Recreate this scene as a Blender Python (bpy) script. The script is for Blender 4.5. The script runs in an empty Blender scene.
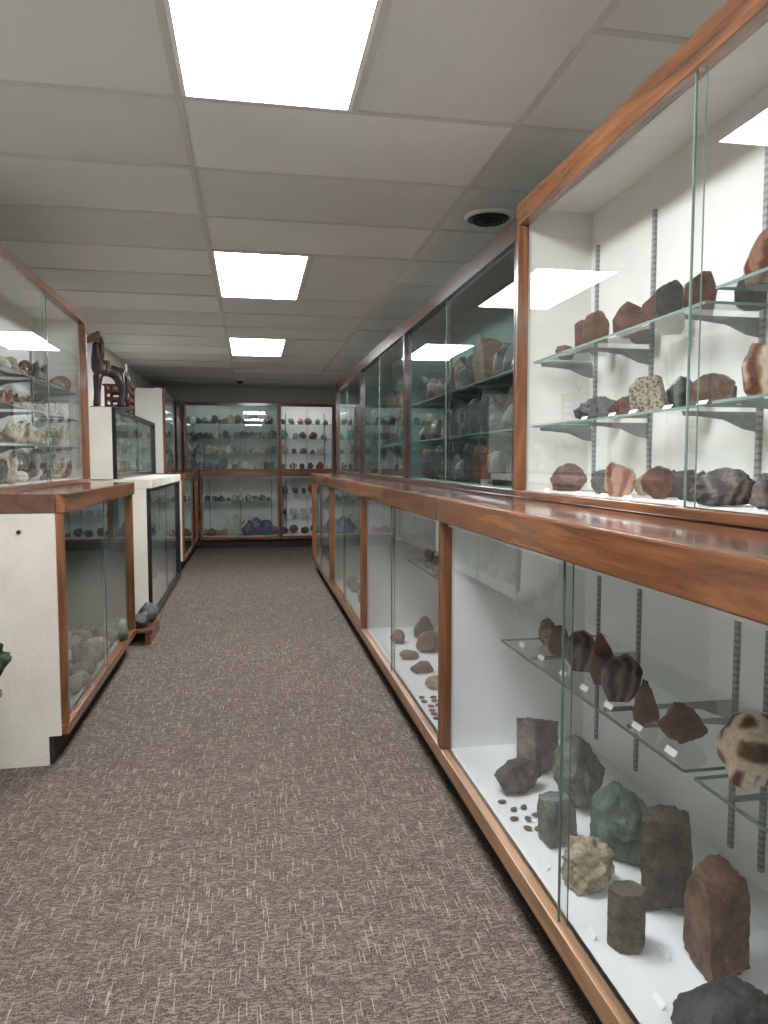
import bpy, math, random
from mathutils import Vector, Matrix, Euler, noise
random.seed(11)
H=1.38
sc=bpy.context.scene
COL=sc.collection

# ---------------------------------------------------------------- materials
class NT:
    def __init__(s,name):
        s.m=bpy.data.materials.new(name); s.m.use_nodes=True
        s.t=s.m.node_tree; s.t.nodes.clear()
        s.out=s.t.nodes.new('ShaderNodeOutputMaterial')
    def n(s,typ,ins=None,**kw):
        nd=s.t.nodes.new(typ)
        for k,v in kw.items(): setattr(nd,k,v)
        if ins:
            for k,v in ins.items(): s.set(nd,k,v)
        return nd
    def set(s,nd,k,v):
        if isinstance(v,bpy.types.NodeSocket): s.t.links.new(v,nd.inputs[k])
        else: nd.inputs[k].default_value=v
    def math(s,op,a,b=None,c=None):
        nd=s.t.nodes.new('ShaderNodeMath'); nd.operation=op
        s.set(nd,0,a)
        if b is not None: s.set(nd,1,b)
        if c is not None: s.set(nd,2,c)
        return nd.outputs[0]
    def ramp(s,fac,stops,interp='LINEAR'):
        nd=s.t.nodes.new('ShaderNodeValToRGB'); nd.color_ramp.interpolation=interp
        el=nd.color_ramp.elements
        while len(el)<len(stops): el.new(0.5)
        for e,(p,c) in zip(el,stops):
            e.position=p; e.color=(c[0],c[1],c[2],1)
        s.set(nd,0,fac); return nd.outputs[0]
    def mix(s,f,a,b,mode='MIX'):
        nd=s.t.nodes.new('ShaderNodeMix'); nd.data_type='RGBA'; nd.blend_type=mode
        s.set(nd,0,f)
        for i,v in ((6,a),(7,b)):
            if isinstance(v,bpy.types.NodeSocket): s.t.links.new(v,nd.inputs[i])
            else: nd.inputs[i].default_value=(v[0],v[1],v[2],1)
        return nd.outputs[2]
    def coord(s,scale=(1,1,1),which='Object'):
        tc=s.n('ShaderNodeTexCoord'); mp=s.n('ShaderNodeMapping')
        s.t.links.new(tc.outputs[which],mp.inputs[0]); mp.inputs['Scale'].default_value=scale
        return mp.outputs[0]
    def noise(s,vec,scale,detail=4,rough=.5,dist=0):
        nd=s.n('ShaderNodeTexNoise',{'Vector':vec,'Scale':scale,'Detail':detail,'Roughness':rough,'Distortion':dist}); return nd.outputs[0]
    def bsdf(s,color,rough=.5,metal=0,bump=None,bstr=.2,bdist=.01,coat=0,spec=None):
        b=s.n('ShaderNodeBsdfPrincipled')
        if isinstance(color,bpy.types.NodeSocket): s.t.links.new(color,b.inputs['Base Color'])
        else: b.inputs['Base Color'].default_value=(color[0],color[1],color[2],1)
        s.set(b,'Roughness',rough); b.inputs['Metallic'].default_value=metal
        if coat: b.inputs['Coat Weight'].default_value=coat; b.inputs['Coat Roughness'].default_value=.08
        if spec is not None: b.inputs['Specular IOR Level'].default_value=spec
        if bump is not None:
            bp=s.n('ShaderNodeBump',{'Strength':bstr,'Distance':bdist,'Height':bump})
            s.t.links.new(bp.outputs[0],b.inputs['Normal'])
        s.t.links.new(b.outputs[0],s.out.inputs[0]); return s.m

def S(h):
    return tuple(((c/255)/12.92 if c/255<=.04045 else ((c/255+.055)/1.055)**2.4) for c in h)

def plain(name,rgb,rough=.6,metal=0,var=.12,scale=6,bstr=.1,bscale=60,coat=0):
    t=NT(name); v=t.coord()
    n1=t.noise(v,scale,4)
    c=S(rgb); a=tuple(x*(1-var) for x in c); b=tuple(min(1,x*(1+var)) for x in c)
    col=t.ramp(n1,[(.3,a),(.7,b)])
    return t.bsdf(col,rough,metal,bump=t.noise(v,bscale,3),bstr=bstr,bdist=.003,coat=coat)

def wood(name,axis,dark,light,rough=.25,coat=.3):
    t=NT(name); sc_=[14,14,14]; sc_[axis]=1.1
    v=t.coord(tuple(sc_))
    w=t.noise(v,1.0,5,.6,1.6)
    sf=[90,90,90]; sf[axis]=2.5
    f=t.noise(t.coord(tuple(sf)),1.0,3,.5,.3)
    big=t.noise(t.coord((2,2,2)),1.0,2)
    mid=tuple((a+b)/2 for a,b in zip(S(dark),S(light)))
    c=t.ramp(w,[(.28,S(dark)),(.5,mid),(.72,S(light))])
    c=t.mix(.4,c,t.ramp(f,[(.3,(.35,.35,.35)),(.7,(1.0,1.0,1.0))]),'MULTIPLY')
    c=t.mix(.4,c,t.ramp(big,[(.3,(.55,.5,.45)),(.7,(1,1,1))]),'MULTIPLY')
    return t.bsdf(c,rough,bump=f,bstr=.08,bdist=.002,coat=coat)

WD=[wood('varnished_wood_%s'%'xyz'[i],i,(72,42,27),(162,104,64),.24) for i in range(3)]
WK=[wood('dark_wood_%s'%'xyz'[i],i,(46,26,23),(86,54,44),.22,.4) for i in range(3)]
WL=[wood('light_rail_wood_%s'%'xyz'[i],i,(118,84,60),(172,134,100),.4,.1) for i in range(3)]
WT=[wood('counter_top_wood_%s'%'xyz'[i],i,(78,46,36),(122,78,58),.16,.5) for i in range(3)]
BLK=[plain('black_lacquer',(24,24,26),.25,var=.1)]*3

CREAM=plain('cream_painted_panel',(220,218,212),.75,var=.03,bstr=.06)
WHITE=plain('white_painted_panel',(232,234,235),.8,var=.02,bstr=.06)
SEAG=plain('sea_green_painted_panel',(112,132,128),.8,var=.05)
SEAB=plain('brightened_sea_green_panel',(156,172,167),.8,var=.05)  # lighter copy of SEAG; extra far-end brightness is put into the colour
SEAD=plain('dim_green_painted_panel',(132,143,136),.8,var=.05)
LINEN=plain('linen_lined_panel',(208,208,202),.85,var=.05)
TOE=plain('black_toe_kick',(30,27,26),.7)
STEEL=plain('grey_steel',(130,132,132),.4,.6,var=.1)
DARKM=plain('dark_metal',(40,40,42),.5,.3)
CARD=plain('white_card',(235,235,230),.8,var=.02)

def mk_stucco():
    t=NT('cream_textured_paint'); v=t.coord()
    b=t.noise(v,55,5,.6); c=t.ramp(t.noise(v,3,3),[(.3,S((200,193,180))),(.7,S((216,210,198)))])
    return t.bsdf(c,.75,bump=b,bstr=.45,bdist=.006)
STUC=mk_stucco()
def mk_wall():
    t=NT('off_white_wall_paint'); v=t.coord()
    c=t.ramp(t.noise(v,1.5,3),[(.3,S((204,201,193))),(.7,S((218,215,207)))])
    return t.bsdf(c,.85,bump=t.noise(v,90,3),bstr=.15,bdist=.003)
WALL=mk_wall()

def mk_glass(name,tint,k=1.5):
    t=NT(name)
    lw=t.n('ShaderNodeLayerWeight'); lw.inputs['Blend'].default_value=.5
    f5=t.math('POWER',lw.outputs['Facing'],5.0)
    fr=t.math('ADD',t.math('MULTIPLY',f5,.96),.04)
    fac=t.math('MINIMUM',t.math('MULTIPLY',fr,k),1.0)
    tr=t.n('ShaderNodeBsdfTransparent'); tr.inputs[0].default_value=(*tint,1)
    gl=t.n('ShaderNodeBsdfGlossy'); gl.inputs['Roughness'].default_value=0.0
    gl.inputs['Color'].default_value=(.97,1,.99,1)
    mx=t.n('ShaderNodeMixShader'); t.set(mx,0,fac)
    t.t.links.new(tr.outputs[0],mx.inputs[1]); t.t.links.new(gl.outputs[0],mx.inputs[2])
    t.t.links.new(mx.outputs[0],t.out.inputs[0]); return t.m
GLASS=mk_glass('clear_glass',(.975,.984,.98),1.4)
GLASSG=mk_glass('green_tinted_glass',(.83,.91,.893),1.3)
GLASSN=mk_glass('faint_green_glass',(.89,.94,.93))
SHELF=mk_glass('shelf_glass',(.88,.92,.912),1.3)
EDGE=plain('green_glass_edge',(120,140,133),.15,var=.1)
EDGED=plain('dark_glass_edge',(84,102,97),.15,var=.1)

def mk_std():
    t=NT('slotted_standard_metal'); tc=t.n('ShaderNodeTexCoord')
    sp=t.n('ShaderNodeSeparateXYZ'); t.t.links.new(tc.outputs['Object'],sp.inputs[0])
    fr=t.math('FRACT',t.math('MULTIPLY',sp.outputs[2],50.0))
    c=t.mix(t.math('LESS_THAN',fr,.4),S((150,152,153)),S((118,119,120)))
    return t.bsdf(c,.5,.1)
STD=mk_std()

def mk_emit(name,col,st):
    t=NT(name); v=t.coord((1,1,1))
    c=t.ramp(t.noise(v,3,2),[(.2,tuple(x*.96 for x in col)),(.8,col)])
    e=t.n('ShaderNodeEmission'); t.set(e,0,c); e.inputs[1].default_value=st
    t.t.links.new(e.outputs[0],t.out.inputs[0]); return t.m
LAMP=mk_emit('fluorescent_diffuser',(.93,.97,1.0),28.5)
FILL=mk_emit('added_case_fill',(1,.98,.94),9.0)  # added glow for brightening the far back cases, not an existing lamp

def mk_carpet():
    t=NT('woven_carpet'); tc=t.n('ShaderNodeTexCoord')
    sp=t.n('ShaderNodeSeparateXYZ'); t.t.links.new(tc.outputs['Object'],sp.inputs[0])
    X,Y=sp.outputs[0],sp.outputs[1]
    def wn1(a):
        nd=t.n('ShaderNodeTexWhiteNoise',noise_dimensions='1D'); t.set(nd,'W',a); return nd.outputs['Value']
    def wn2(a,b):
        cb=t.n('ShaderNodeCombineXYZ'); t.set(cb,0,a); t.set(cb,1,b)
        nd=t.n('ShaderNodeTexWhiteNoise',noise_dimensions='2D'); t.set(nd,'Vector',cb.outputs[0]); return nd.outputs['Value']
    colx=t.math('FLOOR',t.math('DIVIDE',X,.0024))
    yy=t.math('FLOOR',t.math('ADD',t.math('DIVIDE',Y,.05),t.math('MULTIPLY',wn1(colx),9.0)))
    sv=t.math('GREATER_THAN',wn2(colx,yy),.966)
    row=t.math('FLOOR',t.math('DIVIDE',Y,.0038))
    xx=t.math('FLOOR',t.math('ADD',t.math('DIVIDE',X,.016),t.math('MULTIPLY',wn1(row),9.0)))
    clump=t.noise(t.coord((8,24,1)),1.0,2)
    thr=t.math('SUBTRACT',1.15,t.math('MULTIPLY',clump,.82))
    sh=t.math('GREATER_THAN',wn2(row,xx),thr)
    rnd=wn2(t.math('FLOOR',t.math('DIVIDE',X,.0028)),t.math('FLOOR',t.math('DIVIDE',Y,.0028)))
    base=t.ramp(rnd,[(0,S((58,49,45))),(.5,S((90,79,73))),(1,S((118,106,98)))])
    base=t.mix(t.math('MULTIPLY',sh,.34),base,S((160,146,130)))
    base=t.mix(t.math('MULTIPLY',sv,.45),base,S((190,176,154)))
    base=t.mix(.25,base,t.ramp(t.noise(t.coord((3,3,3)),1,2),[(.3,(.75,.75,.75)),(.7,(1,1,1))]),'MULTIPLY')
    return t.bsdf(base,.95,bump=rnd,bstr=.35,bdist=.003,spec=.1)
CARPET=mk_carpet()

def mk_tile(name,rgb):
    t=NT(name); v=t.coord()
    c=S(rgb); col=t.ramp(t.noise(v,2.5,3),[(.3,tuple(x*.93 for x in c)),(.7,c)])
    sp=t.noise(v,160,2)
    col=t.mix(.25,col,t.ramp(sp,[(.42,(.75,.75,.75)),(.55,(1,1,1))]),'MULTIPLY')
    return t.bsdf(col,.9,bump=sp,bstr=.25,bdist=.002,spec=.1)
TILES=[mk_tile('ceiling_tile_a',(228,227,223)),mk_tile('ceiling_tile_b',(221,220,216)),mk_tile('ceiling_tile_c',(233,232,228))]
TBAR=plain('grey_ceiling_grid_metal',(200,198,195),.5,var=.04)

def rock(name,c1,c2,scale=14,rough=.7,kind='noise',bstr=.6,c3=None):
    t=NT(name); v=t.coord()
    if kind=='band':
        w=t.n('ShaderNodeTexWave',{'Vector':v,'Scale':scale,'Distortion':6.0,'Detail':3.0,'Detail Scale':1.5}); f=t.math('ADD',t.math('MULTIPLY',w.outputs['Fac'],.55),t.math('MULTIPLY',t.noise(v,30,5),.45))
    elif kind=='cell':
        w=t.n('ShaderNodeTexVoronoi',{'Vector':v,'Scale':scale*2.5}); f=t.math('ADD',t.math('MULTIPLY',w.outputs['Distance'],.6),t.math('MULTIPLY',t.noise(v,40,4),.4))
    elif kind=='crack':
        w=t.n('ShaderNodeTexVoronoi',{'Vector':v,'Scale':scale},feature='DISTANCE_TO_EDGE'); f=t.math('MULTIPLY',w.outputs['Distance'],2.6)
    else: f=t.noise(v,scale,6,.65,.4)
    st=[(.32,S(c1)),(.6,S(c2))]
    if c3: st.append((.75,S(c3)))
    col=t.ramp(f,st)
    g=t.noise(v,110,4,.7)
    col=t.mix(.5,col,t.ramp(g,[(.35,(.45,.45,.45)),(.62,(1.0,1.0,1.0))]),'MULTIPLY')
    big=t.noise(v,7,3)
    col=t.mix(.4,col,t.ramp(big,[(.35,(.55,.52,.5)),(.65,(1.0,1.0,1.0))]),'MULTIPLY')
    return t.bsdf(col,rough,bump=t.noise(v,40,7,.7),bstr=bstr,bdist=.012)
R={
'grey':rock('grey_stone',(88,86,82),(144,140,134)),
'dgrey':rock('dark_grey_stone',(40,40,42),(88,87,86),rough=.45),
'brown':rock('brown_stone',(70,50,39),(132,98,76),rough=.5),
'redb':rock('red_brown_stone',(66,40,35),(128,84,70),rough=.4),
'tan':rock('tan_stone',(136,120,97),(194,180,154)),
'cream':rock('cream_stone',(190,178,156),(232,224,208)),
'green':rock('grey_green_stone',(80,90,81),(126,137,124),c3=(160,161,146)),
'teal':rock('teal_green_stone',(66,88,82),(108,132,122),c3=(146,134,116)),
'dgreen':rock('olive_dark_stone',(58,60,52),(104,100,86),c3=(134,116,92)),
'salmon':rock('salmon_agate',(146,90,74),(200,152,130),rough=.35,kind='band',scale=8),
'orange':rock('orange_agate',(110,60,40),(196,142,102),rough=.3,kind='band',scale=6,c3=(232,212,186)),
'purple':rock('amethyst_stone',(60,50,84),(124,108,156),rough=.3,kind='cell'),
'blue':rock('blue_stone',(44,58,88),(96,114,148),rough=.35),
'aqua':rock('aqua_stone',(60,130,124),(120,178,166),rough=.4),
'yellow':rock('yellow_stone',(190,150,60),(222,192,116),rough=.5),
'red':rock('red_stone',(140,38,36),(180,70,60),rough=.4),
'white':rock('white_quartz',(196,194,190),(240,238,234),rough=.35),
'speck':rock('speckled_stone',(66,58,50),(176,162,140),kind='cell',scale=40),
'banded':rock('banded_ironstone',(38,32,33),(84,73,69),kind='band',scale=9,rough=.35,c3=(118,106,98)),
'slabg':rock('grey_polished_slab',(54,60,60),(92,100,98),kind='band',scale=8,rough=.25,bstr=.1,c3=(128,132,127)),
'black':rock('black_stone',(30,30,31),(70,68,68),rough=.5),
'septar':rock('septarian_stone',(236,222,196),(150,100,74),kind='crack',scale=16,rough=.3,c3=(96,60,46)),
'malach':rock('malachite_stone',(22,40,26),(60,84,56),rough=.4,kind='band',scale=8),
}

# ---------------------------------------------------------------- mesh helpers
def empty(name,loc=(0,0,0)):
    e=bpy.data.objects.new(name,None); e.empty_display_size=.1; e.location=loc; COL.objects.link(e); return e

class MB:
    def __init__(s): s.v=[];s.f=[];s.mi=[];s.mats=[];s.sm=[]
    def m(s,mat):
        if mat not in s.mats: s.mats.append(mat)
        return s.mats.index(mat)
    def box(s,x0,x1,y0,y1,z0,z1,mat,skip=()):
        x0,x1=min(x0,x1),max(x0,x1);y0,y1=min(y0,y1),max(y0,y1)
        b=len(s.v)
        s.v+=[(x0,y0,z0),(x1,y0,z0),(x1,y1,z0),(x0,y1,z0),(x0,y0,z1),(x1,y0,z1),(x1,y1,z1),(x0,y1,z1)]
        F=[(0,3,2,1),(4,5,6,7),(0,1,5,4),(1,2,6,5),(2,3,7,6),(3,0,4,7)]
        for f in F: s.f.append(tuple(b+i for i in f)); s.mi.append(s.m(mat)); s.sm.append(False)
    def quad(s,p,mat):
        b=len(s.v); s.v+=list(p); s.f.append(tuple(range(b,b+len(p)))); s.mi.append(s.m(mat)); s.sm.append(False)
    def add(s,V,F,mat,smooth=True):
        b=len(s.v); s.v+=[tuple(x) for x in V]
        mi=s.m(mat)
        for f in F: s.f.append(tuple(b+i for i in f)); s.mi.append(mi); s.sm.append(smooth)
    def obj(s,name,parent=None,bevel=0,origin=None):
        me=bpy.data.meshes.new(name)
        o0=Vector(origin) if origin else Vector((0,0,0))
        me.from_pydata([tuple(Vector(v)-o0) for v in s.v],[],s.f)
        for m in s.mats: me.materials.append(m)
        me.polygons.foreach_set('material_index',s.mi); me.polygons.foreach_set('use_smooth',s.sm); me.update()
        o=bpy.data.objects.new(name,me); COL.objects.link(o); o.location=o0
        if parent: o.parent=parent
        if bevel:
            b=o.modifiers.new('bev','BEVEL'); b.width=bevel; b.segments=2; b.limit_method='ANGLE'
        return o
def cyl(V0,V1,r0,r1,n=12,caps=True):
    V0=Vector(V0);V1=Vector(V1);d=(V1-V0).normalized()
    a=d.orthogonal().normalized();b=d.cross(a)
    V=[];F=[]
    for i in range(n):
        t=2*math.pi*i/n; c=a*math.cos(t)+b*math.sin(t)
        V.append(V0+c*r0);V.append(V1+c*r1)
    for i in range(n):
        j=(i+1)%n; F.append((2*i,2*j,2*j+1,2*i+1))
    if caps:
        F.append(tuple(2*i for i in reversed(range(n)))); F.append(tuple(2*i+1 for i in range(n)))
    return V,F

# ---------------------------------------------------------------- rock shapes
import bmesh
def ico(sub):
    bm=bmesh.new(); bmesh.ops.create_icosphere(bm,subdivisions=sub,radius=1)
    V=[v.co.copy() for v in bm.verts]; F=[tuple(v.index for v in f.verts) for f in bm.faces]; bm.free(); return V,F
ICO={2:ico(2),3:ico(3),4:ico(4),5:ico(5)}
def ammonite():
    V=[];F=[];N=74;K=10
    for i in range(N+1):
        th=i/N*2*math.pi*3.1; r=.10*math.exp(.115*th*1.0); tr=r*.33*(1+.10*math.sin(th*14))
        for k in range(K):
            a=2*math.pi*k/K
            V.append(Vector(((r+tr*math.cos(a))*math.cos(th),tr*1.1*math.sin(a),(r+tr*math.cos(a))*math.sin(th))))
    for i in range(N):
        for k in range(K):
            j=(k+1)%K; F.append((i*K+k,i*K+j,(i+1)*K+j,(i+1)*K+k))
    F.append(tuple(range(K))); F.append(tuple(N*K+k for k in reversed(range(K))))
    mn=[min(v[i] for v in V) for i in range(3)]; mx=[max(v[i] for v in V) for i in range(3)]
    return [Vector(((v[i]-(mn[i]+mx[i])/2)/(mx[i]-mn[i]) for i in range(3))) for v in V],F
def shape(kind,seed,sub=3):
    if kind=='ammonite': return ammonite()
    rn=random.Random(seed); V0,F=ICO[sub]; V=[v.copy() for v in V0]
    off=Vector((rn.uniform(-50,50),rn.uniform(-50,50),rn.uniform(-50,50)))
    pl=[]; post=.6
    def rp(n,a,b):
        for i in range(n):
            d=Vector((rn.gauss(0,1),rn.gauss(0,1),rn.gauss(0,1))).normalized(); pl.append((d,rn.uniform(a,b)))
    if kind=='boulder': rp(14,.62,.92); pl.append((Vector((0,0,-1)),.66)); amp=.17; post=.45
    elif kind=='lump': rp(5,.7,.9); pl.append((Vector((0,0,-1)),.6)); amp=.3; post=.45
    elif kind=='block':
        r=Euler((rn.uniform(-.1,.1),rn.uniform(-.1,.1),rn.uniform(-.2,.2))).to_matrix()
        for a in ((1,0,.08),(-1,.1,0),(0,1,0),(.12,-1,0),(.1,0,1),(0,0,-1)): pl.append(((r@Vector(a)).normalized(),rn.uniform(.48,.58)))
        rp(9,.64,.8); amp=.14; post=.45
    elif kind=='hex':
        for i in range(6):
            t=i*math.pi/3+.2; pl.append((Vector((math.cos(t),math.sin(t),0)),rn.uniform(.47,.52)))
        pl.append((Vector((0,.08,1)).normalized(),.60)); pl.append((Vector((0,0,-1)),.62)); amp=.05; post=.5
    elif kind=='slab':
        pl=[(Vector((0,1,0)),.16),(Vector((0,-1,0)),.16),(Vector((0,0,-1)),.75)]
        for i in range(6):
            t=rn.uniform(0,6.28); pl.append((Vector((math.cos(t),0,math.sin(t))),rn.uniform(.72,.98)))
        amp=.13; post=.08
    elif kind=='tumbled': amp=.12; post=.2
    elif kind=='wedge':
        a_=rn.uniform(.2,.55); b_=rn.uniform(.2,.55)
        for a,d in (((0,0,-1),.45),((1,.2,a_),.42),((-1,.1,b_),.44),((0,1,.2),.45),((0,-1,.25),.4)): pl.append((Vector(a).normalized(),d))
        rp(6,.5,.72); pl.append((Vector((.2,0,1)).normalized(),.66)); amp=.17; post=.5
    elif kind=='cluster': amp=.0
    out=[]
    if kind=='cluster':
        sp=[(Vector((rn.gauss(0,1),rn.gauss(0,1),abs(rn.gauss(0,1))+.1)).normalized(),rn.uniform(.1,.4)) for i in range(60)]
    for v in V:
        if kind=='cluster':
            d=.6+.15*noise.noise(v*2+off)
            for n,h in sp:
                c=v.dot(n)
                if c>.95: d=max(d,.6+h*(c-.95)/.05)
            w=v*d
            if w.z<-.35: w.z=-.35
            out.append(w); continue
        nz=noise.noise(v*1.3+off)*1.4*amp+noise.noise(v*3.2+off)*amp*.7+noise.noise(v*8+off)*amp*.25
        w=v*(1+nz)
        if kind in('block','hex'): w=w*1.15
        for n,d in pl:
            e=w.dot(n)-d
            if e>0: w=w-n*e
        w=w*(1+post*amp*noise.noise(w*4+off)+post*.6*amp*noise.noise(w*10+off)+post*.4*amp*noise.noise(w*22+off))
        out.append(w)
    mn=[min(v[i] for v in out) for i in range(3)]; mx=[max(v[i] for v in out) for i in range(3)]
    out=[Vector(((v[i]-(mn[i]+mx[i])/2)/(mx[i]-mn[i]) for i in range(3))) for v in out]
    return out,F
LIB={}
def lib(kind,seed,sub=3):
    k=(kind,seed,sub)
    if k not in LIB: LIB[k]=shape(kind,seed,sub)
    return LIB[k]
def put(mb,kind,seed,x,y,z,w,d,h,rz,mat,sub=3,tilt=0,smooth=True):
    V,F=lib(kind,seed,sub)
    Rm=Matrix.Rotation(rz,3,'Z')@Matrix.Rotation(tilt,3,'X')
    P=[Rm@Vector((v.x*w,v.y*d,v.z*h)) for v in V]
    mz=min(p.z for p in P)
    mb.add([(p.x+x,p.y+y,p.z-mz+z+.0005) for p in P],F,R[mat],smooth)
def specimen(name,kind,seed,x,y,z,w,d,h,rz,mat,sub=5,tilt=0):
    mb=MB(); put(mb,kind,seed,x,y,z,w,d,h,rz,mat,sub,tilt,True)
    return mb.obj(name,origin=(x,y,z))

# ---------------------------------------------------------------- display case
def make_case(name,side,f,u0,u1,depth,z0,z1,W,inner,glass,deck=None,rb=.06,rt=.08,st=.03,
              shelves=(),sdep=.26,soff=.05,stds=4,endmat=None,ends=(True,True),toe=False,top=None,fascia=None,
              fasc_h=.1,edge=EDGE,brk=True,gsplit=.5,ext=0.0,railmat=None,backmat=None,endfloor=False,fill_strip=False):
    P=empty(name)
    def bx(mb,a0,a1,v0,v1,c0,c1,mat):
        if side=='R': mb.box(f+v0,f+v1,a0,a1,c0,c1,mat)
        elif side=='L': mb.box(f-v0,f-v1,a0,a1,c0,c1,mat)
        else: mb.box(a0,a1,f+v0,f+v1,c0,c1,mat)
    def pt(u,v,z):
        return (f+v,u,z) if side=='R' else ((f-v,u,z) if side=='L' else (u,f+v,z))
    al=0 if side=='B' else 1
    WA,WZ=W[al],W[2]
    g=.0015
    mb=MB()
    bx(mb,u0+g,u1-g,depth-.02,depth,z0,z1,backmat or inner)
    bx(mb,u0+g,u0+.018,.03,depth-.02,z0,z1,inner); bx(mb,u1-.018,u1-g,.03,depth-.02,z0,z1,inner)
    bx(mb,u0+.018,u1-.018,.03,depth-.02,z0+rb-.02,z0+rb,deck or inner)
    bx(mb,u0+.018,u1-.018,.03,depth-.02,z1-.02,z1,inner)
    mb.obj('carcass',P)
    if endmat:
        mb=MB()
        if ends[0]:
            bx(mb,u0-.012,u0,.03,depth,z0,z1,endmat)
            if endfloor: bx(mb,u0-.012,u0,.085,depth,0,z0,endmat)
        if ends[1]: bx(mb,u1,u1+.012,.03,depth,z0,z1,endmat)
        mb.obj('end_panel',P)
    mb=MB()
    bx(mb,u0+g,u1-g,0,.045,z0,z0+rb,(railmat or W)[al])
    if rt>0: bx(mb,u0+g,u1-g,0,.045,z1-rt,z1,WA)
    zt=z1-rt
    bx(mb,u0+g,u0+st,0,.045,z0+rb,zt,WZ); bx(mb,u1-st,u1-g,0,.045,z0+rb,zt,WZ)
    mb.obj('front_frame',P,bevel=.003)
    if fill_strip:
        mb=MB(); bx(mb,u0+.06,u1-.06,.055,.085,z1-.045,z1-.022,FILL); mb.obj('added_fill_strip',P)  # added emitter tucked behind the top rail to brighten the case
    if fascia:
        mb=MB()
        bx(mb,u0+g-ext,u1-g,-.015,.03,z1+.0005,z1+fasc_h,fascia[al]); mb.obj('fascia',P,bevel=.006)
        mb=MB(); bx(mb,u0+g-ext,u1-g,.03,depth,z1+.001,z1+fasc_h-.001,top[al]); mb.obj('counter_top',P,bevel=.002)
    if toe:
        mb=MB(); bx(mb,u0+g,u1-g,.07,depth,0.0,z0,TOE); mb.obj('toe_kick',P)
    a,b=u0+st,u1-st; mid=a+(b-a)*gsplit; lo,hi=z0+rb,zt
    mb=MB()
    if (b-a)>.5:
        for (p,q,v) in ((a,mid+.012,.014),(mid-.012,b,.028)):
            mb.quad([pt(p,v,lo),pt(q,v,lo),pt(q,v,hi),pt(p,v,hi)],glass)
        bx(mb,mid+.0085,mid+.012,.011,.017,lo,hi,edge); bx(mb,mid-.012,mid-.0100,.0265,.0295,lo,hi,edge)
    else:
        mb.quad([pt(a,.02,lo),pt(b,.02,lo),pt(b,.02,hi),pt(a,.02,hi)],glass)
    mb.obj('sliding_glass',P)
    if stds:
        mb=MB(); us=[u0+.12+(u1-u0-.24)*i/(stds-1) for i in range(stds)] if isinstance(stds,int) else list(stds)
        zz0=lo+.05; zz1=hi-.08
        for u in us: bx(mb,u-.008,u+.008,depth-.031,depth-.0205,zz0,zz1,STD)
        mb.obj('slotted_standards',P)
    if shelves:
        mb=MB(); mk=MB()
        for s_ in shelves:
            z,p,q=(s_ if isinstance(s_,tuple) else (s_,u0+.04,u1-.04))
            v0,v1=soff+.0,depth-.035
            if sdep: v0=v1-sdep
            mb.quad([pt(p,v0,z),pt(q,v0,z),pt(q,v1,z),pt(p,v1,z)],SHELF)
            bx(mb,p,q,v0-.003,v0,z-.007,z,edge)
            bx(mb,p-.002,p,v0,v1,z-.007,z,edge); bx(mb,q,q+.002,v0,v1,z-.007,z,edge)
            if brk and stds:
                for u in us:
                    if u<p or u>q: continue
                    pr=[(v1-.002,z-.008),(v1-.002,z-.062),(v1-.04,z-.055),(v1-.10,z-.030),(v1-.17,z-.022),(v0+.03,z-.02),(v0+.025,z-.008)]
                    A=[pt(u-.002,v,c) for v,c in pr];B=[pt(u+.002,v,c) for v,c in pr];n=len(pr)
                    F=[tuple(range(n)),tuple(range(2*n-1,n-1,-1))]+[(i,(i+1)%n,(i+1)%n+n,i+n) for i in range(n)]
                    mk.add(A+B,F,STEEL,False)
        mb.obj('glass_shelves',P)
        if mk.v: mk.obj('shelf_brackets',P)
    return P

ZL0,ZL1=.135,1.140
ZC=1.238
YB=[.62,2.85,5.06,7.18,9.28]
for i in range(4):
    u0,u1=YB[i],YB[i+1]
    first=i==0
    make_case('lower_display_case','R',.75,u0,u1,.65,ZL0,ZL1,WD,(WHITE if i<2 else LINEN),(GLASS if i<2 else GLASSG),
        deck=WHITE if i<2 else LINEN, rb=.062,rt=0,st=.024,shelves=([(.70,1.42,2.62),(.70,.68,1.38)] if first else [(.70,u0+.1,u1-.1)]),
        sdep=.43 if first else .3,stds=(.95,1.30,1.72,1.85,2.39,2.70) if first else 4,gsplit=.472 if first else .5,
        toe=True,top=WT,fascia=WD,fasc_h=.097,railmat=WL if i<2 else WD,endmat=LINEN if i in(0,3) else None,ends=(i==0,i==3),edge=EDGED)
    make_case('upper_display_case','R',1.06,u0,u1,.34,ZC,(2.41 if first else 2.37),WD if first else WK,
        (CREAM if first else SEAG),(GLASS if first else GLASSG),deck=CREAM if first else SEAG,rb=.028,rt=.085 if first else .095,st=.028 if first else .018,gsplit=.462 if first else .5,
        shelves=([(H+.40,1.66,u1-.07),(H+.425,u0+.05,1.62),(H+.145,1.66,u1-.07),(H+.15,u0+.05,1.62)] if first else [H+.40,H+.145]),
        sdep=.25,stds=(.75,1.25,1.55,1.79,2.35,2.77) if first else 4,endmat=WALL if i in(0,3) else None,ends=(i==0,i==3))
make_case('lower_display_case','L',-.84,3.45,5.40,.64,ZL0,1.15,WD,SEAD,GLASS,rb=.05,rt=0,st=.035,stds=3,shelves=[.72],sdep=.3,
    toe=True,top=WT,fascia=WD,fasc_h=.088,endmat=STUC,ends=(True,True),edge=EDGED,endfloor=True)
make_case('upper_display_case','L',-1.12,3.45,5.40,.36,ZC,2.38,WD,CREAM,GLASS,rb=.028,rt=.05,st=.035,stds=3,
    shelves=[H+.47,H+.29,H+.10],sdep=.26,endmat=WALL,ends=(True,True))
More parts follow.
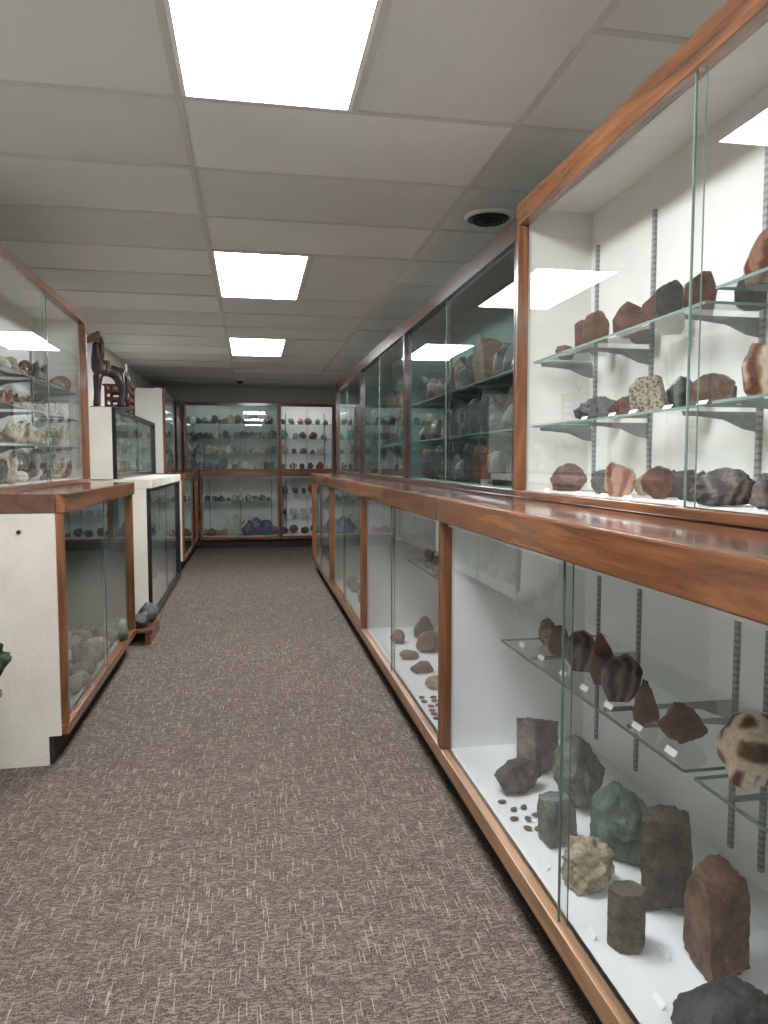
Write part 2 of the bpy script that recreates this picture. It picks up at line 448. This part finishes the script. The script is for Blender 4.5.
make_case('black_framed_display_case','L',-.84,6.30,8.80,.66,.03,1.16,BLK,LINEN,GLASSN,rb=.05,rt=.03,st=.035,stds=3,shelves=[.6],sdep=.3,
    toe=False,top=[STUC]*3,fascia=[STUC]*3,fasc_h=.078,endmat=STUC,edge=EDGED)
make_case('black_framed_tabletop_case','L',-1.10,6.30,8.80,.40,ZC+.0015,1.83,BLK,LINEN,GLASSN,rb=.04,rt=.04,st=.03,stds=0,shelves=[1.54],sdep=.3,
    endmat=STUC,edge=EDGED)
make_case('lower_display_case','L',-.84,9.35,11.76,.66,ZL0,1.15,WD,LINEN,GLASSN,rb=.05,rt=0,st=.035,stds=3,shelves=[.70],sdep=.3,
    toe=True,top=WT,fascia=WD,fasc_h=.088,endmat=STUC,ends=(True,False))
make_case('upper_display_case','L',-1.10,9.80,11.90,.40,ZC,2.33,WD,LINEN,GLASSN,rb=.028,rt=.05,st=.035,stds=3,
    shelves=[H+.47,H+.15],sdep=.26,endmat=WALL,ends=(True,False))
make_case('lower_display_case','B',11.80,-.82,.44,.66,ZL0,1.15,WD,LINEN,GLASSN,rb=.05,rt=0,st=.035,stds=3,shelves=[.74],sdep=.3,
    toe=True,top=WT,fascia=WD,fasc_h=.088)
make_case('lower_display_case','B',11.80,.444,1.34,.66,ZL0,1.15,WD,WHITE,GLASS,rb=.05,rt=0,st=.035,stds=2,shelves=[.86,.52],sdep=.3,
    toe=True,top=WT,fascia=WD,fasc_h=.088)
make_case('upper_display_case','B',11.95,-1.06,.44,.46,ZC,2.33,WD,SEAB,GLASSN,rb=.028,rt=.05,st=.035,stds=4,
    shelves=[H+.62,H+.38,H+.14],sdep=.3,fill_strip=True)
make_case('upper_display_case','B',11.95,.444,1.34,.46,ZC,2.33,WD,WHITE,GLASS,rb=.028,rt=.05,st=.035,stds=2,
    shelves=[H+.62,H+.38,H+.14],sdep=.3,fill_strip=True)

# ---------------------------------------------------------------- room shell
XL,XR,Y0,Y1,ZH=-1.56,1.46,-2.6,12.5,H+1.244
mb=MB(); mb.box(XL-.1,XR+.1,Y0-.1,Y1+.1,-.08,0,CARPET); mb.obj('floor')
for nm,b in (('wall_left',(XL-.1,XL,Y0,Y1,0,ZH+.1)),('wall_right',(XR,XR+.1,Y0,Y1,0,ZH+.1)),
             ('wall_back',(XL-.1,XR+.1,Y1,Y1+.1,0,ZH+.1)),('wall_front',(XL-.1,XR+.1,Y0-.1,Y0,0,ZH+.1))):
    mb=MB(); mb.box(*b,WALL); mb.obj(nm)
mb=MB(); mb.box(XL,XR,Y0,Y1,ZH+.012,ZH+.08,TBAR)
cols=[XL,-.233,.985,XR]; lightY=[(-1.615,-.395),(1.435,2.655),(4.485,5.705),(7.535,8.755)]
k0=2.655; rows=[k0+.61*k for k in range(-9,18)]
rows=[r for r in rows if Y0<r<Y1]; edges=[Y0]+rows+[Y1]
rt=random.Random(4)
def inlight(y):
    return any(a-.01<y<b+.01 for a,b in lightY)
tl=MB()
for ci in range(3):
    for j in range(len(edges)-1):
        a,b=edges[j],edges[j+1]; mid=(a+b)/2
        x0,x1=cols[ci],cols[ci+1]
        if ci==1 and inlight(mid): continue
        dz=rt.uniform(-.003,.004)
        tl.box(x0+.006,x1-.006,a+.006,b-.006,ZH+.004+dz,ZH+.0125,TILES[rt.randrange(3)])
for a,b in lightY:
    tl.box(.376+.006,.985-.006,a+.006,b-.006,ZH+.004,ZH+.0125,TILES[1])
w=.012
for x in (-.233,.985): mb.box(x-w,x+w,Y0,Y1,ZH-.002,ZH+.012,TBAR)
for a,b in lightY: mb.box(.376-w,.376+w,a,b,ZH-.002,ZH+.012,TBAR)
for y in rows:
    inside=any(a+.1<y<b-.1 for a,b in lightY)
    for ci in range(3):
        if ci==1 and inside: continue
        mb.box(cols[ci]+(w if ci else 0),cols[ci+1]-(w if ci<2 else 0),y-w,y+w,ZH-.001,ZH+.012,TBAR)
base=len(mb.v)
mb.add(tl.v,[],TBAR)
for f,mi in zip(tl.f,tl.mi):
    mb.f.append(tuple(base+i for i in f)); mb.mi.append(mb.m(tl.mats[mi])); mb.sm.append(False)
mb.obj('ceiling')
for a,b in lightY:
    P=empty('ceiling_light_panel')
    q=MB(); q.box(-.233+.03,.376-.03,a+.018,b-.018,ZH+.001,ZH+.008,LAMP); q.obj('diffuser',P)
    q=MB()
    q.box(-.220,-.204,a+.012,b-.012,ZH-.002,ZH+.011,CARD);q.box(.347,.363,a+.012,b-.012,ZH-.002,ZH+.011,CARD)
    q.box(-.204,.347,a+.012,a+.019,ZH-.002,ZH+.011,CARD);q.box(-.204,.347,b-.019,b-.012,ZH-.002,ZH+.011,CARD); q.obj('light_frame',P)
P=empty('round_air_vent'); cx,cy=1.20,3.62
for i,(r,zz) in enumerate(((.125,0),(.095,-.012),(.068,-.02),(.04,-.026))):
    q=MB(); n=40
    V=[];F=[]
    for k in range(n):
        t=2*math.pi*k/n; c,s_=math.cos(t),math.sin(t)
        V+=[(cx+c*r,cy+s_*r,ZH-.006+zz),(cx+c*(r-.018),cy+s_*(r-.018),ZH-.016+zz),(cx+c*(r-.018),cy+s_*(r-.018),ZH-.008+zz),(cx+c*r,cy+s_*r,ZH+.002+zz)]
    for k in range(n):
        j=(k+1)%n
        for e in range(4): F.append((4*k+e,4*j+e,4*j+(e+1)%4,4*k+(e+1)%4))
    q.add(V,F,CARD if i==0 else DARKM); q.obj('ring_%d'%(i+1),P)
q=MB(); V,F=cyl((cx,cy,ZH-.045),(cx,cy,ZH+.002),.022,.105,32); q.add(V,F,DARKM); q.obj('cone',P)
P=empty('dome_security_camera'); q=MB(); V,F=cyl((-.16,11.2,ZH-.03),(-.16,11.2,ZH-.001),.055,.065,24); q.add(V,F,CARD); q.obj('base',P)
q=MB(); V0,F0=ICO[3]; q.add([(v.x*.045-.16,v.y*.045+11.2,v.z*.045+ZH-.035) for v in V0],F0,R['black']); q.obj('dome',P)

# ---------------------------------------------------------------- near specimens (right lower case)
D=ZL0+.062
specimen('dark_grey_rock','boulder',1,.93,2.42,D,.18,.12,.11,.3,'dgrey')
specimen('layered_stone_block','block',2,1.07,2.57,D,.15,.12,.22,.4,'grey')
specimen('green_grey_boulder','boulder',3,1.10,2.28,D,.22,.17,.25,.9,'green')
specimen('green_stone_block','block',4,.92,2.06,D,.12,.09,.15,.2,'green')
specimen('teal_green_rock','boulder',5,1.08,1.95,D,.20,.16,.22,1.9,'teal')
specimen('crumbly_tan_rock','lump',6,.92,1.84,D,.17,.15,.14,.5,'tan')
specimen('hexagonal_stone_column','hex',7,.89,1.57,D,.09,.09,.15,.1,'dgreen')
specimen('tall_stone_slab','block',8,1.07,1.70,D,.15,.10,.26,-.3,'dgreen')
specimen('basalt_column_block','block',13,1.05,1.46,D,.14,.12,.25,.2,'brown')
specimen('dark_slate_disc','boulder',12,.93,1.235,D,.27,.2,.12,.2,'black')
q=MB()
for k,(x,y) in enumerate(((.84,2.33),(.86,2.27),(.885,2.20),(.86,2.14),(.84,2.21),(.90,2.28),(.89,2.13),(.92,2.22))):
    put(q,'tumbled',20+k%3,x,y,D,.03,.022,.012,k*.8,('redb','brown','dgrey')[k%3],2)
q.obj('tumbled_stones')
def labels(pts,z,nm='specimen_labels',sz=.045):
    q=MB()
    for (x,y) in pts:
        s_=sz/2
        A=[(x-.003,y-s_,z+.001),(x-.003,y+s_,z+.001),(x+.006,y+s_,z+.014),(x+.006,y-s_,z+.014)]
        q.quad(A,CARD)
    q.obj(nm)
labels([(.82,1.62),(.92,1.64),(.96,1.52),(.98,2.30),(.83,1.93),(.83,2.43),(.86,1.38),(.98,2.1)],D)
S1=.70
LS=[('grey_specimen','boulder',31,1.08,2.52,.07,.10,'speck'),('brown_crystal','slab',32,1.05,2.36,.07,.11,'brown'),
('polished_dark_slab','slab',33,1.05,2.18,.10,.13,'banded'),('red_agate_slab','slab',34,1.05,2.03,.08,.16,'redb'),
('dark_mineral_chunk','slab',35,1.03,1.88,.11,.13,'banded'),('brown_point','wedge',36,1.01,1.71,.07,.11,'brown'),
('brown_wedge_rock','wedge',37,1.03,1.58,.11,.09,'brown')]
for nm,k,sd,x,y,w_,h_,m_ in LS: specimen(nm,k,sd,x,y,S1,w_,w_*.6 if k!='slab' else w_*.4,h_,-.5+.1*(sd%3),m_)
specimen('septarian_nodule','tumbled',38,1.02,1.32,S1,.15,.12,.165,.4,'septar')
labels([(.97,2.5),(.97,2.32),(.965,2.13),(.965,1.98),(.96,1.82),(.955,1.66),(.95,1.5)],S1+.001)
def up(nm,k,sd,y,z,w_,h_,m_,x=1.22,rz=-.8,d=None):
    d=d or (.28 if k=='slab' else .6)
    specimen(nm,k,sd,x,y,z+.001,w_,w_*d,h_,rz,m_,tilt=.15 if k=='slab' else 0)
z1,z1b,z2,z2b,z3=H+.40,H+.425,H+.145,H+.15,ZC+.028
up('small_brown_stone','boulder',41,2.72,z1,.08,.06,'brown')
up('brown_agate','slab',42,2.53,z1,.09,.12,'redb',rz=-.5); up('brown_agate','slab',43,2.42,z1,.09,.13,'brown',1.20,-.4)
up('red_agate_slice','slab',44,2.22,z1,.11,.12,'redb',rz=-.6); up('dark_agate','slab',45,2.05,z1,.10,.13,'brown',rz=-.6)
up('dark_agate','slab',49,1.95,z1,.09,.12,'dgrey',1.20,-.5); up('dark_agate','slab',50,1.85,z1,.09,.12,'redb',rz=-.4)
up('salmon_agate','slab',47,1.575,z1b,.075,.12,'salmon',1.2,-.5); up('brown_agate','slab',48,1.48,z1b,.08,.11,'redb',1.2,-.4); up('red_agate_slice','slab',49,1.35,z1b,.1,.12,'salmon')
up('grey_crystal_cluster','boulder',51,2.45,z2,.16,.09,'dgrey'); up('brown_stone','slab',52,2.25,z2,.09,.07,'redb')
up('speckled_stone','slab',53,2.10,z2,.11,.12,'speck',d=.4); up('grey_polished_stone','slab',54,1.92,z2,.09,.10,'slabg',rz=-.4)
up('dark_brown_stone','slab',55,1.78,z2,.11,.09,'brown',d=.45); up('orange_agate','slab',56,1.55,z2b,.13,.13,'orange',1.22,-.5,d=.35)
up('red_agate','boulder',57,1.38,z2b,.12,.1,'redb')
up('dark_red_rock','boulder',61,2.67,z3,.16,.11,'redb'); up('grey_stone','boulder',62,2.35,z3,.11,.09,'dgrey')
up('round_salmon_agate','slab',63,2.19,z3,.10,.11,'salmon',1.18,-.5,d=.4); up('pink_stone','slab',64,2.03,z3,.10,.10,'redb')
up('dark_rock','slab',65,1.88,z3,.08,.09,'dgrey'); up('banded_dark_rock','boulder',66,1.68,z3,.17,.10,'banded',1.2)
up('dark_rock','boulder',67,1.48,z3,.13,.09,'banded',1.2)
for (y,z,m_,w_) in ((2.62,z1,'brown',.07),(2.32,z1,'brown',.08),(2.13,z1,'redb',.08),(1.76,z1,'dgrey',.08),(2.58,z2,'grey',.07),(2.36,z2,'dgrey',.07),(2.02,z2,'brown',.07),(1.86,z2,'dgrey',.07),(2.50,z3,'brown',.08),(2.27,z3,'tan',.06),(2.10,z3,'brown',.07),(1.95,z3,'grey',.07)):
    up('small_agate_slice','slab',70+int(y*100)%5,y,z,w_,w_*1.25,m_,1.31,-.5)
labels([(1.10,y) for y in (2.6,2.32,2.15,2.0,1.72)],z3); labels([(1.15,y) for y in (2.4,2.2,2.07,1.88,1.72)],z2+.001); labels([(1.15,y) for y in (2.66,2.5,2.2,2.0)],z1+.001)

# ---------------------------------------------------------------- massed specimens
def fill(nm,side,vx,u0,u1,z,step,size,kinds,mats,seed,depthj=.04,hmul=1.0):
    rn=random.Random(seed); q=MB(); u=u0
    while u<u1:
        w_=size*rn.uniform(.65,1.25); k=rn.choice(kinds); m_=rn.choice(mats)
        h_=w_*rn.uniform(.7,1.1)*hmul if k!='slab' else w_*rn.uniform(1.0,1.4)*hmul
        if k=='ammonite': h_=w_*.95
        v=vx+rn.uniform(-depthj,depthj)
        x,y=(v,u) if side!='B' else (u,v)
        dd=w_*(.6 if k not in('slab','ammonite') else .28)
        rz={'R':-.95,'L':.95,'B':0}[side]
        put(q,k,rn.randrange(100,108),x,y,z+.001,w_,dd,h_,rn.uniform(-.3,.3)+rz,m_,3,.12 if k=='slab' else 0)
        u+=step*rn.uniform(.8,1.3)+w_*.5
    q.obj(nm)
sd=500
for i in (1,2,3):
    a,b=YB[i]+.12,YB[i+1]-.1
    for z in (H+.40,H+.145,ZC+.028):
        for vx in (1.19,1.31):
            sd+=1
            fill('mineral_slab_collection','R',vx,a+.03*(sd%2),b,z,.03,.12,('slab','slab','slab','boulder'),('slabg','dgrey','dgrey','banded','black','brown','black','redb'),sd,depthj=.012,hmul=1.15)
    for z,vx in ((.70,1.2),(D,1.1),(D,.93)):
        sd+=1
        if i==1 and z==D: continue
        fill('mineral_specimen_collection','R',vx,a,b,z,.12 if i>1 else .12,.11,('boulder','lump','block','wedge'),('brown','tan','grey','redb','dgrey') if z==D else ('grey','cream','tan','dgrey','green'),sd)
q=MB(); rn=random.Random(9)
for (x,y,w_,h_,m_) in ((.93,4.60,.12,.09,'redb'),(1.08,4.35,.18,.13,'brown'),(.92,4.22,.12,.05,'brown'),(1.12,3.95,.17,.13,'brown'),(.93,3.93,.14,.06,'redb'),(.93,3.62,.11,.07,'tan'),(1.12,3.5,.13,.1,'redb'),(1.12,4.7,.15,.15,'dgrey'),(1.25,4.1,.2,.2,'grey')):
    put(q,'boulder',rn.randrange(110,116),x,y,D,w_,w_*.8,h_,rn.uniform(0,3),m_)
for k in range(21):
    put(q,'tumbled',20+k%3,.83+.05*(k%3)+rn.uniform(-.01,.01),3.1+.06*(k//3)+rn.uniform(-.01,.01),D,.035,.025,.014,k,('redb','brown','dgrey')[k%3],2)
q.obj('brown_stone_collection')
for z,m_,k,s_ in ((H+.47,('tan','cream','brown','grey'),('boulder','ammonite','lump'),.12),(H+.29,('tan','brown','salmon','grey'),('ammonite','lump','boulder'),.11),
              (H+.10,('brown','cream','tan','tan'),('ammonite','ammonite','boulder','lump'),.14),(ZC+.028,('cream','tan','brown','grey'),('lump','ammonite'),.17)):
    sd+=1; fill('shell_and_ammonite_collection','L',-1.27,3.56,5.3,z,.05,s_,k,m_,sd,depthj=.03,hmul=.75)
for vx in (-.95,-1.12,-1.3):
    sd+=1; fill('quartz_cluster_collection','L',vx,3.6,5.25,.185,.08,.17,('cluster','boulder','boulder'),('green','grey','tan','dgreen','green'),sd,hmul=.8)
sd+=1; fill('quartz_cluster_collection','L',-1.28,3.6,5.25,.72,.10,.12,('lump','boulder'),('grey','tan','green'),sd)
for z,s_ in ((ZC+.042,.1),(1.54,.08)):
    sd+=1; fill('small_stone_collection','L',-1.3,6.4,8.7,z,.07,s_,('lump','boulder','tumbled'),('white','grey','cream','tan'),sd)
for z in (.08,.6):
    sd+=1; fill('small_stone_collection','L',-1.15,6.4,8.7,z,.09,.13,('lump','boulder'),('grey','dgrey','tan','cream'),sd)
for z,vx in ((H+.47,-1.3),(H+.15,-1.3),(ZC+.028,-1.3)):
    sd+=1; fill('blue_grey_stone_collection','L',vx,9.9,11.75,z,.08,.12,('lump','boulder','slab'),('grey','tan','blue'),sd)
for z in (.70,.185):
    sd+=1; fill('blue_grey_stone_collection','L',-1.2,9.5,11.6,z,.08,.14,('lump','boulder'),('grey','tan','cream'),sd)
for z in (H+.62,H+.38,H+.14,ZC+.028):
    sd+=1; fill('stone_collection','B',12.15,-1.0,.38,z,.03,.12,('lump','boulder','slab'),('grey','slabg','dgrey','tan','white','green','dgrey'),sd)
    sd+=1; fill('colourful_stone_collection','B',12.15,.52,1.28,z,.09,.13,('lump','boulder','tumbled'),('red','orange','aqua','tan','brown','green','dgrey','cream'),sd)
sd+=1; fill('stone_collection','B',12.15,-.72,.36,.74,.05,.12,('lump','boulder'),('grey','dgrey','tan','slabg'),sd)
sd+=1; fill('amethyst_collection','B',12.1,-.1,.36,.185,.02,.24,('cluster','lump','boulder'),('purple','blue','blue','dgrey'),sd)
sd+=1; fill('red_stone_collection','B',12.05,-.74,-.4,.185,.02,.17,('lump','boulder'),('salmon','redb'),sd)
for z in (.86,.52,.185):
    sd+=1; fill('colourful_stone_collection','B',12.15,.52,1.28,z,.09,.13,('lump','boulder','tumbled'),('red','brown','orange','cream','dgrey'),sd)
def skin_obj(name,pts,edges_,rad,mat,parent=None,sub=1):
    me=bpy.data.meshes.new(name); me.from_pydata(pts,edges_,[]); o=bpy.data.objects.new(name,me); COL.objects.link(o)
    s_=o.modifiers.new('skin','SKIN'); s_.use_smooth_shade=True
    me.skin_vertices.new() if not me.skin_vertices else None
    for i,r in enumerate(rad):
        rr=r if isinstance(r,tuple) else (r,r); me.skin_vertices[0].data[i].radius=rr
    me.skin_vertices[0].data[0].use_root=True
    m=o.modifiers.new('sub','SUBSURF'); m.levels=sub; m.render_levels=sub
    me.materials.append(mat)
    if parent: o.parent=parent
    return o
rn=random.Random(77); pts=[(-.25,12.0,.20)];ed=[];rad=[.02]
def grow(i,d,L,lv):
    if lv==0: return
    for k in range(2 if lv<4 else 3):
        dd=(d+Vector((rn.uniform(-.8,.8),rn.uniform(-.3,.3),rn.uniform(-.1,.5)))).normalized()
        p=Vector(pts[i])+dd*L; pts.append(tuple(p)); ed.append((i,len(pts)-1)); rad.append(.005+.003*lv); grow(len(pts)-1,dd,L*.8,lv-1)
grow(0,Vector((0,0,1)),.13,4)
skin_obj('branch_coral',pts,ed,rad,R['cream'])

# ---------------------------------------------------------------- carved horse statue (high-necked standing horse)
DW=plain('dark_carved_wood',(54,44,38),.35,var=.35,scale=20,bstr=.4)
BW=plain('brown_carved_wood',(104,72,50),.45,var=.3,scale=20,bstr=.4)
SX,SY,SZ=-1.215,6.52,1.832
P=empty('horse_statue')
def T(l,rz=math.pi+.35,s_=1.0):
    o=[];c,sn=math.cos(rz),math.sin(rz)
    for (x,y,z) in l: o.append((SX+s_*(x*c-y*sn),SY+s_*(x*sn+y*c),SZ+s_*z))
    return o
hp=[(-.10,0,.345),(-.03,0,.325),(.04,0,.345),(.065,0,.42),(.06,0,.50),(.065,0,.565),
    (.055,.038,.25),(.06,.042,.135),(.065,.042,.014),(.06,-.038,.25),(.068,-.042,.135),(.075,-.042,.014),
    (-.115,.04,.26),(-.145,.045,.15),(-.12,.045,.014),(-.11,-.04,.26),(-.14,-.045,.15),(-.115,-.045,.014),
    (-.155,0,.33),(-.185,0,.25),(-.18,0,.14)]
he=[(0,1),(1,2),(2,3),(3,4),(4,5),(2,6),(6,7),(7,8),(2,9),(9,10),(10,11),(0,12),(12,13),(13,14),(0,15),(15,16),(16,17),(0,18),(18,19),(19,20)]
hr=[.062,.056,.064,.05,.036,.032,.032,.018,.022,.032,.018,.022,.036,.018,.022,.036,.018,.022,.02,.022,.012]
skin_obj('horse_body',T(hp),he,hr,DW,P,2)
hd=[(.055,0,.60),(.095,0,.59),(.14,0,.555),(.165,0,.53),(.045,.022,.645),(.045,-.022,.645),(.05,0,.56)]
skin_obj('horse_head',T(hd),[(0,1),(1,2),(2,3),(0,4),(0,5),(0,6)],[.036,.034,.024,.02,.009,.009,.034],BW,P,2)
# mane and saddle
mn_=[(.03,0,.61),(.015,0,.55),(.018,0,.48),(.012,0,.42)]
skin_obj('mane',T(mn_),[(0,1),(1,2),(2,3)],[.016,.02,.022,.016],DW,P,1)
sdl=[(-.05,0,.385),(-.02,0,.378),(.01,0,.395),(-.02,.058,.345),(-.02,-.058,.345),(-.015,.066,.28),(-.015,-.066,.28)]
skin_obj('saddle',T(sdl),[(0,1),(1,2),(1,3),(3,5),(1,4),(4,6)],[.024,.03,.02,.024,.024,.018,.018],BW,P,1)
q=MB(); q.box(-.19,.13,-.08,.08,-.002,.014,DW)
q.v=T(list(q.v)); q.obj('statue_base',P,bevel=.004)
P=empty('red_wooden_chest'); RW=plain('red_lacquered_wood',(96,40,34),.35,var=.2)
cx,cy,cz=-1.22,7.25,1.832
q=MB()
for sx in(-1,1):
    for sy in(-1,1): q.box(cx+sx*.10-.012,cx+sx*.10+.012,cy+sy*.14-.012,cy+sy*.14+.012,cz,cz+.25,RW)
for zz in (.05,.12,.19): 
    q.box(cx-.10,cx+.10,cy-.152,cy-.138,cz+zz,cz+zz+.03,RW);q.box(cx-.10,cx+.10,cy+.138,cy+.152,cz+zz,cz+zz+.03,RW)
    q.box(cx+.094,cx+.108,cy-.14,cy+.14,cz+zz,cz+zz+.03,RW);q.box(cx-.108,cx-.094,cy-.14,cy+.14,cz+zz,cz+zz+.03,RW)
q.box(cx-.125,cx+.125,cy-.165,cy+.165,cz+.25,cz+.268,RW)
q.box(cx-.09,cx+.09,cy-.13,cy+.13,cz+.03,cz+.045,RW)
q.obj('slatted_body',P,bevel=.002)
P=empty('wooden_candlestick')
q=MB()
for (a,b,r0,r1) in ((0,.012,.05,.05),(.012,.05,.045,.015),(.05,.2,.012,.018),(.2,.22,.028,.028),(.22,.30,.013,.016),(.30,.32,.03,.034)):
    V,F=cyl((-1.12,7.0,1.832+a),(-1.12,7.0,1.832+b),r0,r1,20); q.add(V,F,DW)
q.obj('turned_stem',P)
q=MB(); V,F=cyl((-1.12,7.0,2.152),(-1.12,7.0,2.27),.012,.011,14); q.add(V,F,CARD); q.obj('candle',P)

P=empty('low_wooden_rack')
q=MB()
q.box(-1.4,-.75,5.60,6.20,.10,.125,WD[1]); q.box(-1.38,-1.34,5.63,6.17,0,.10,WD[2]); q.box(-.81,-.77,5.63,6.17,0,.10,WD[2]); q.obj('rack_shelf',P,bevel=.003)
q=MB(); rn=random.Random(5)
for (x,y,w_,h_,m_) in ((-.84,5.72,.15,.11,'dgrey'),(-.83,5.93,.17,.15,'dgrey'),(-1.05,5.75,.2,.2,'grey'),(-1.05,6.0,.2,.22,'dgrey'),(-.83,6.11,.12,.10,'grey')):
    put(q,'boulder',rn.randrange(100,108),x,y,.125,w_,w_*.9,h_,rn.uniform(0,3),m_)
q.obj('grey_rock_pile')
P=empty('specimen_pedestal'); q=MB(); q.box(-1.36,-1.03,2.80,3.10,.03,.43,STUC); q.box(-1.38,-1.01,2.78,3.12,.43,.46,WD[1]); q.box(-1.34,-1.05,2.82,3.08,0,.03,TOE); q.obj('pedestal_body',P,bevel=.003)
specimen('malachite_boulder','lump',90,-1.09,2.95,.46,.35,.24,.34,.1,'malach')
q=MB(); V,F=cyl((-1.02,3.436,1.07),(-1.02,3.43,1.07),.009,.009,16); q.add(V,F,DARKM); q.obj('panel_lock')

# ---------------------------------------------------------------- world, camera
wd=bpy.data.worlds.new('w'); sc.world=wd; wd.use_nodes=True
wd.node_tree.nodes['Background'].inputs[0].default_value=(.5,.5,.5,1); wd.node_tree.nodes['Background'].inputs[1].default_value=.3
cd=bpy.data.cameras.new('cam'); cam=bpy.data.objects.new('camera',cd); COL.objects.link(cam); sc.camera=cam
cd.sensor_fit='VERTICAL'; cd.sensor_height=24; cd.lens=24*725/1024; cd.clip_start=.02
cam.location=(0,0,H)
cam.rotation_euler=Euler((math.radians(90-3.94),0,math.radians(-10.3)),'XYZ')
sc.view_settings.view_transform='Standard'
sc.view_settings.exposure=.5
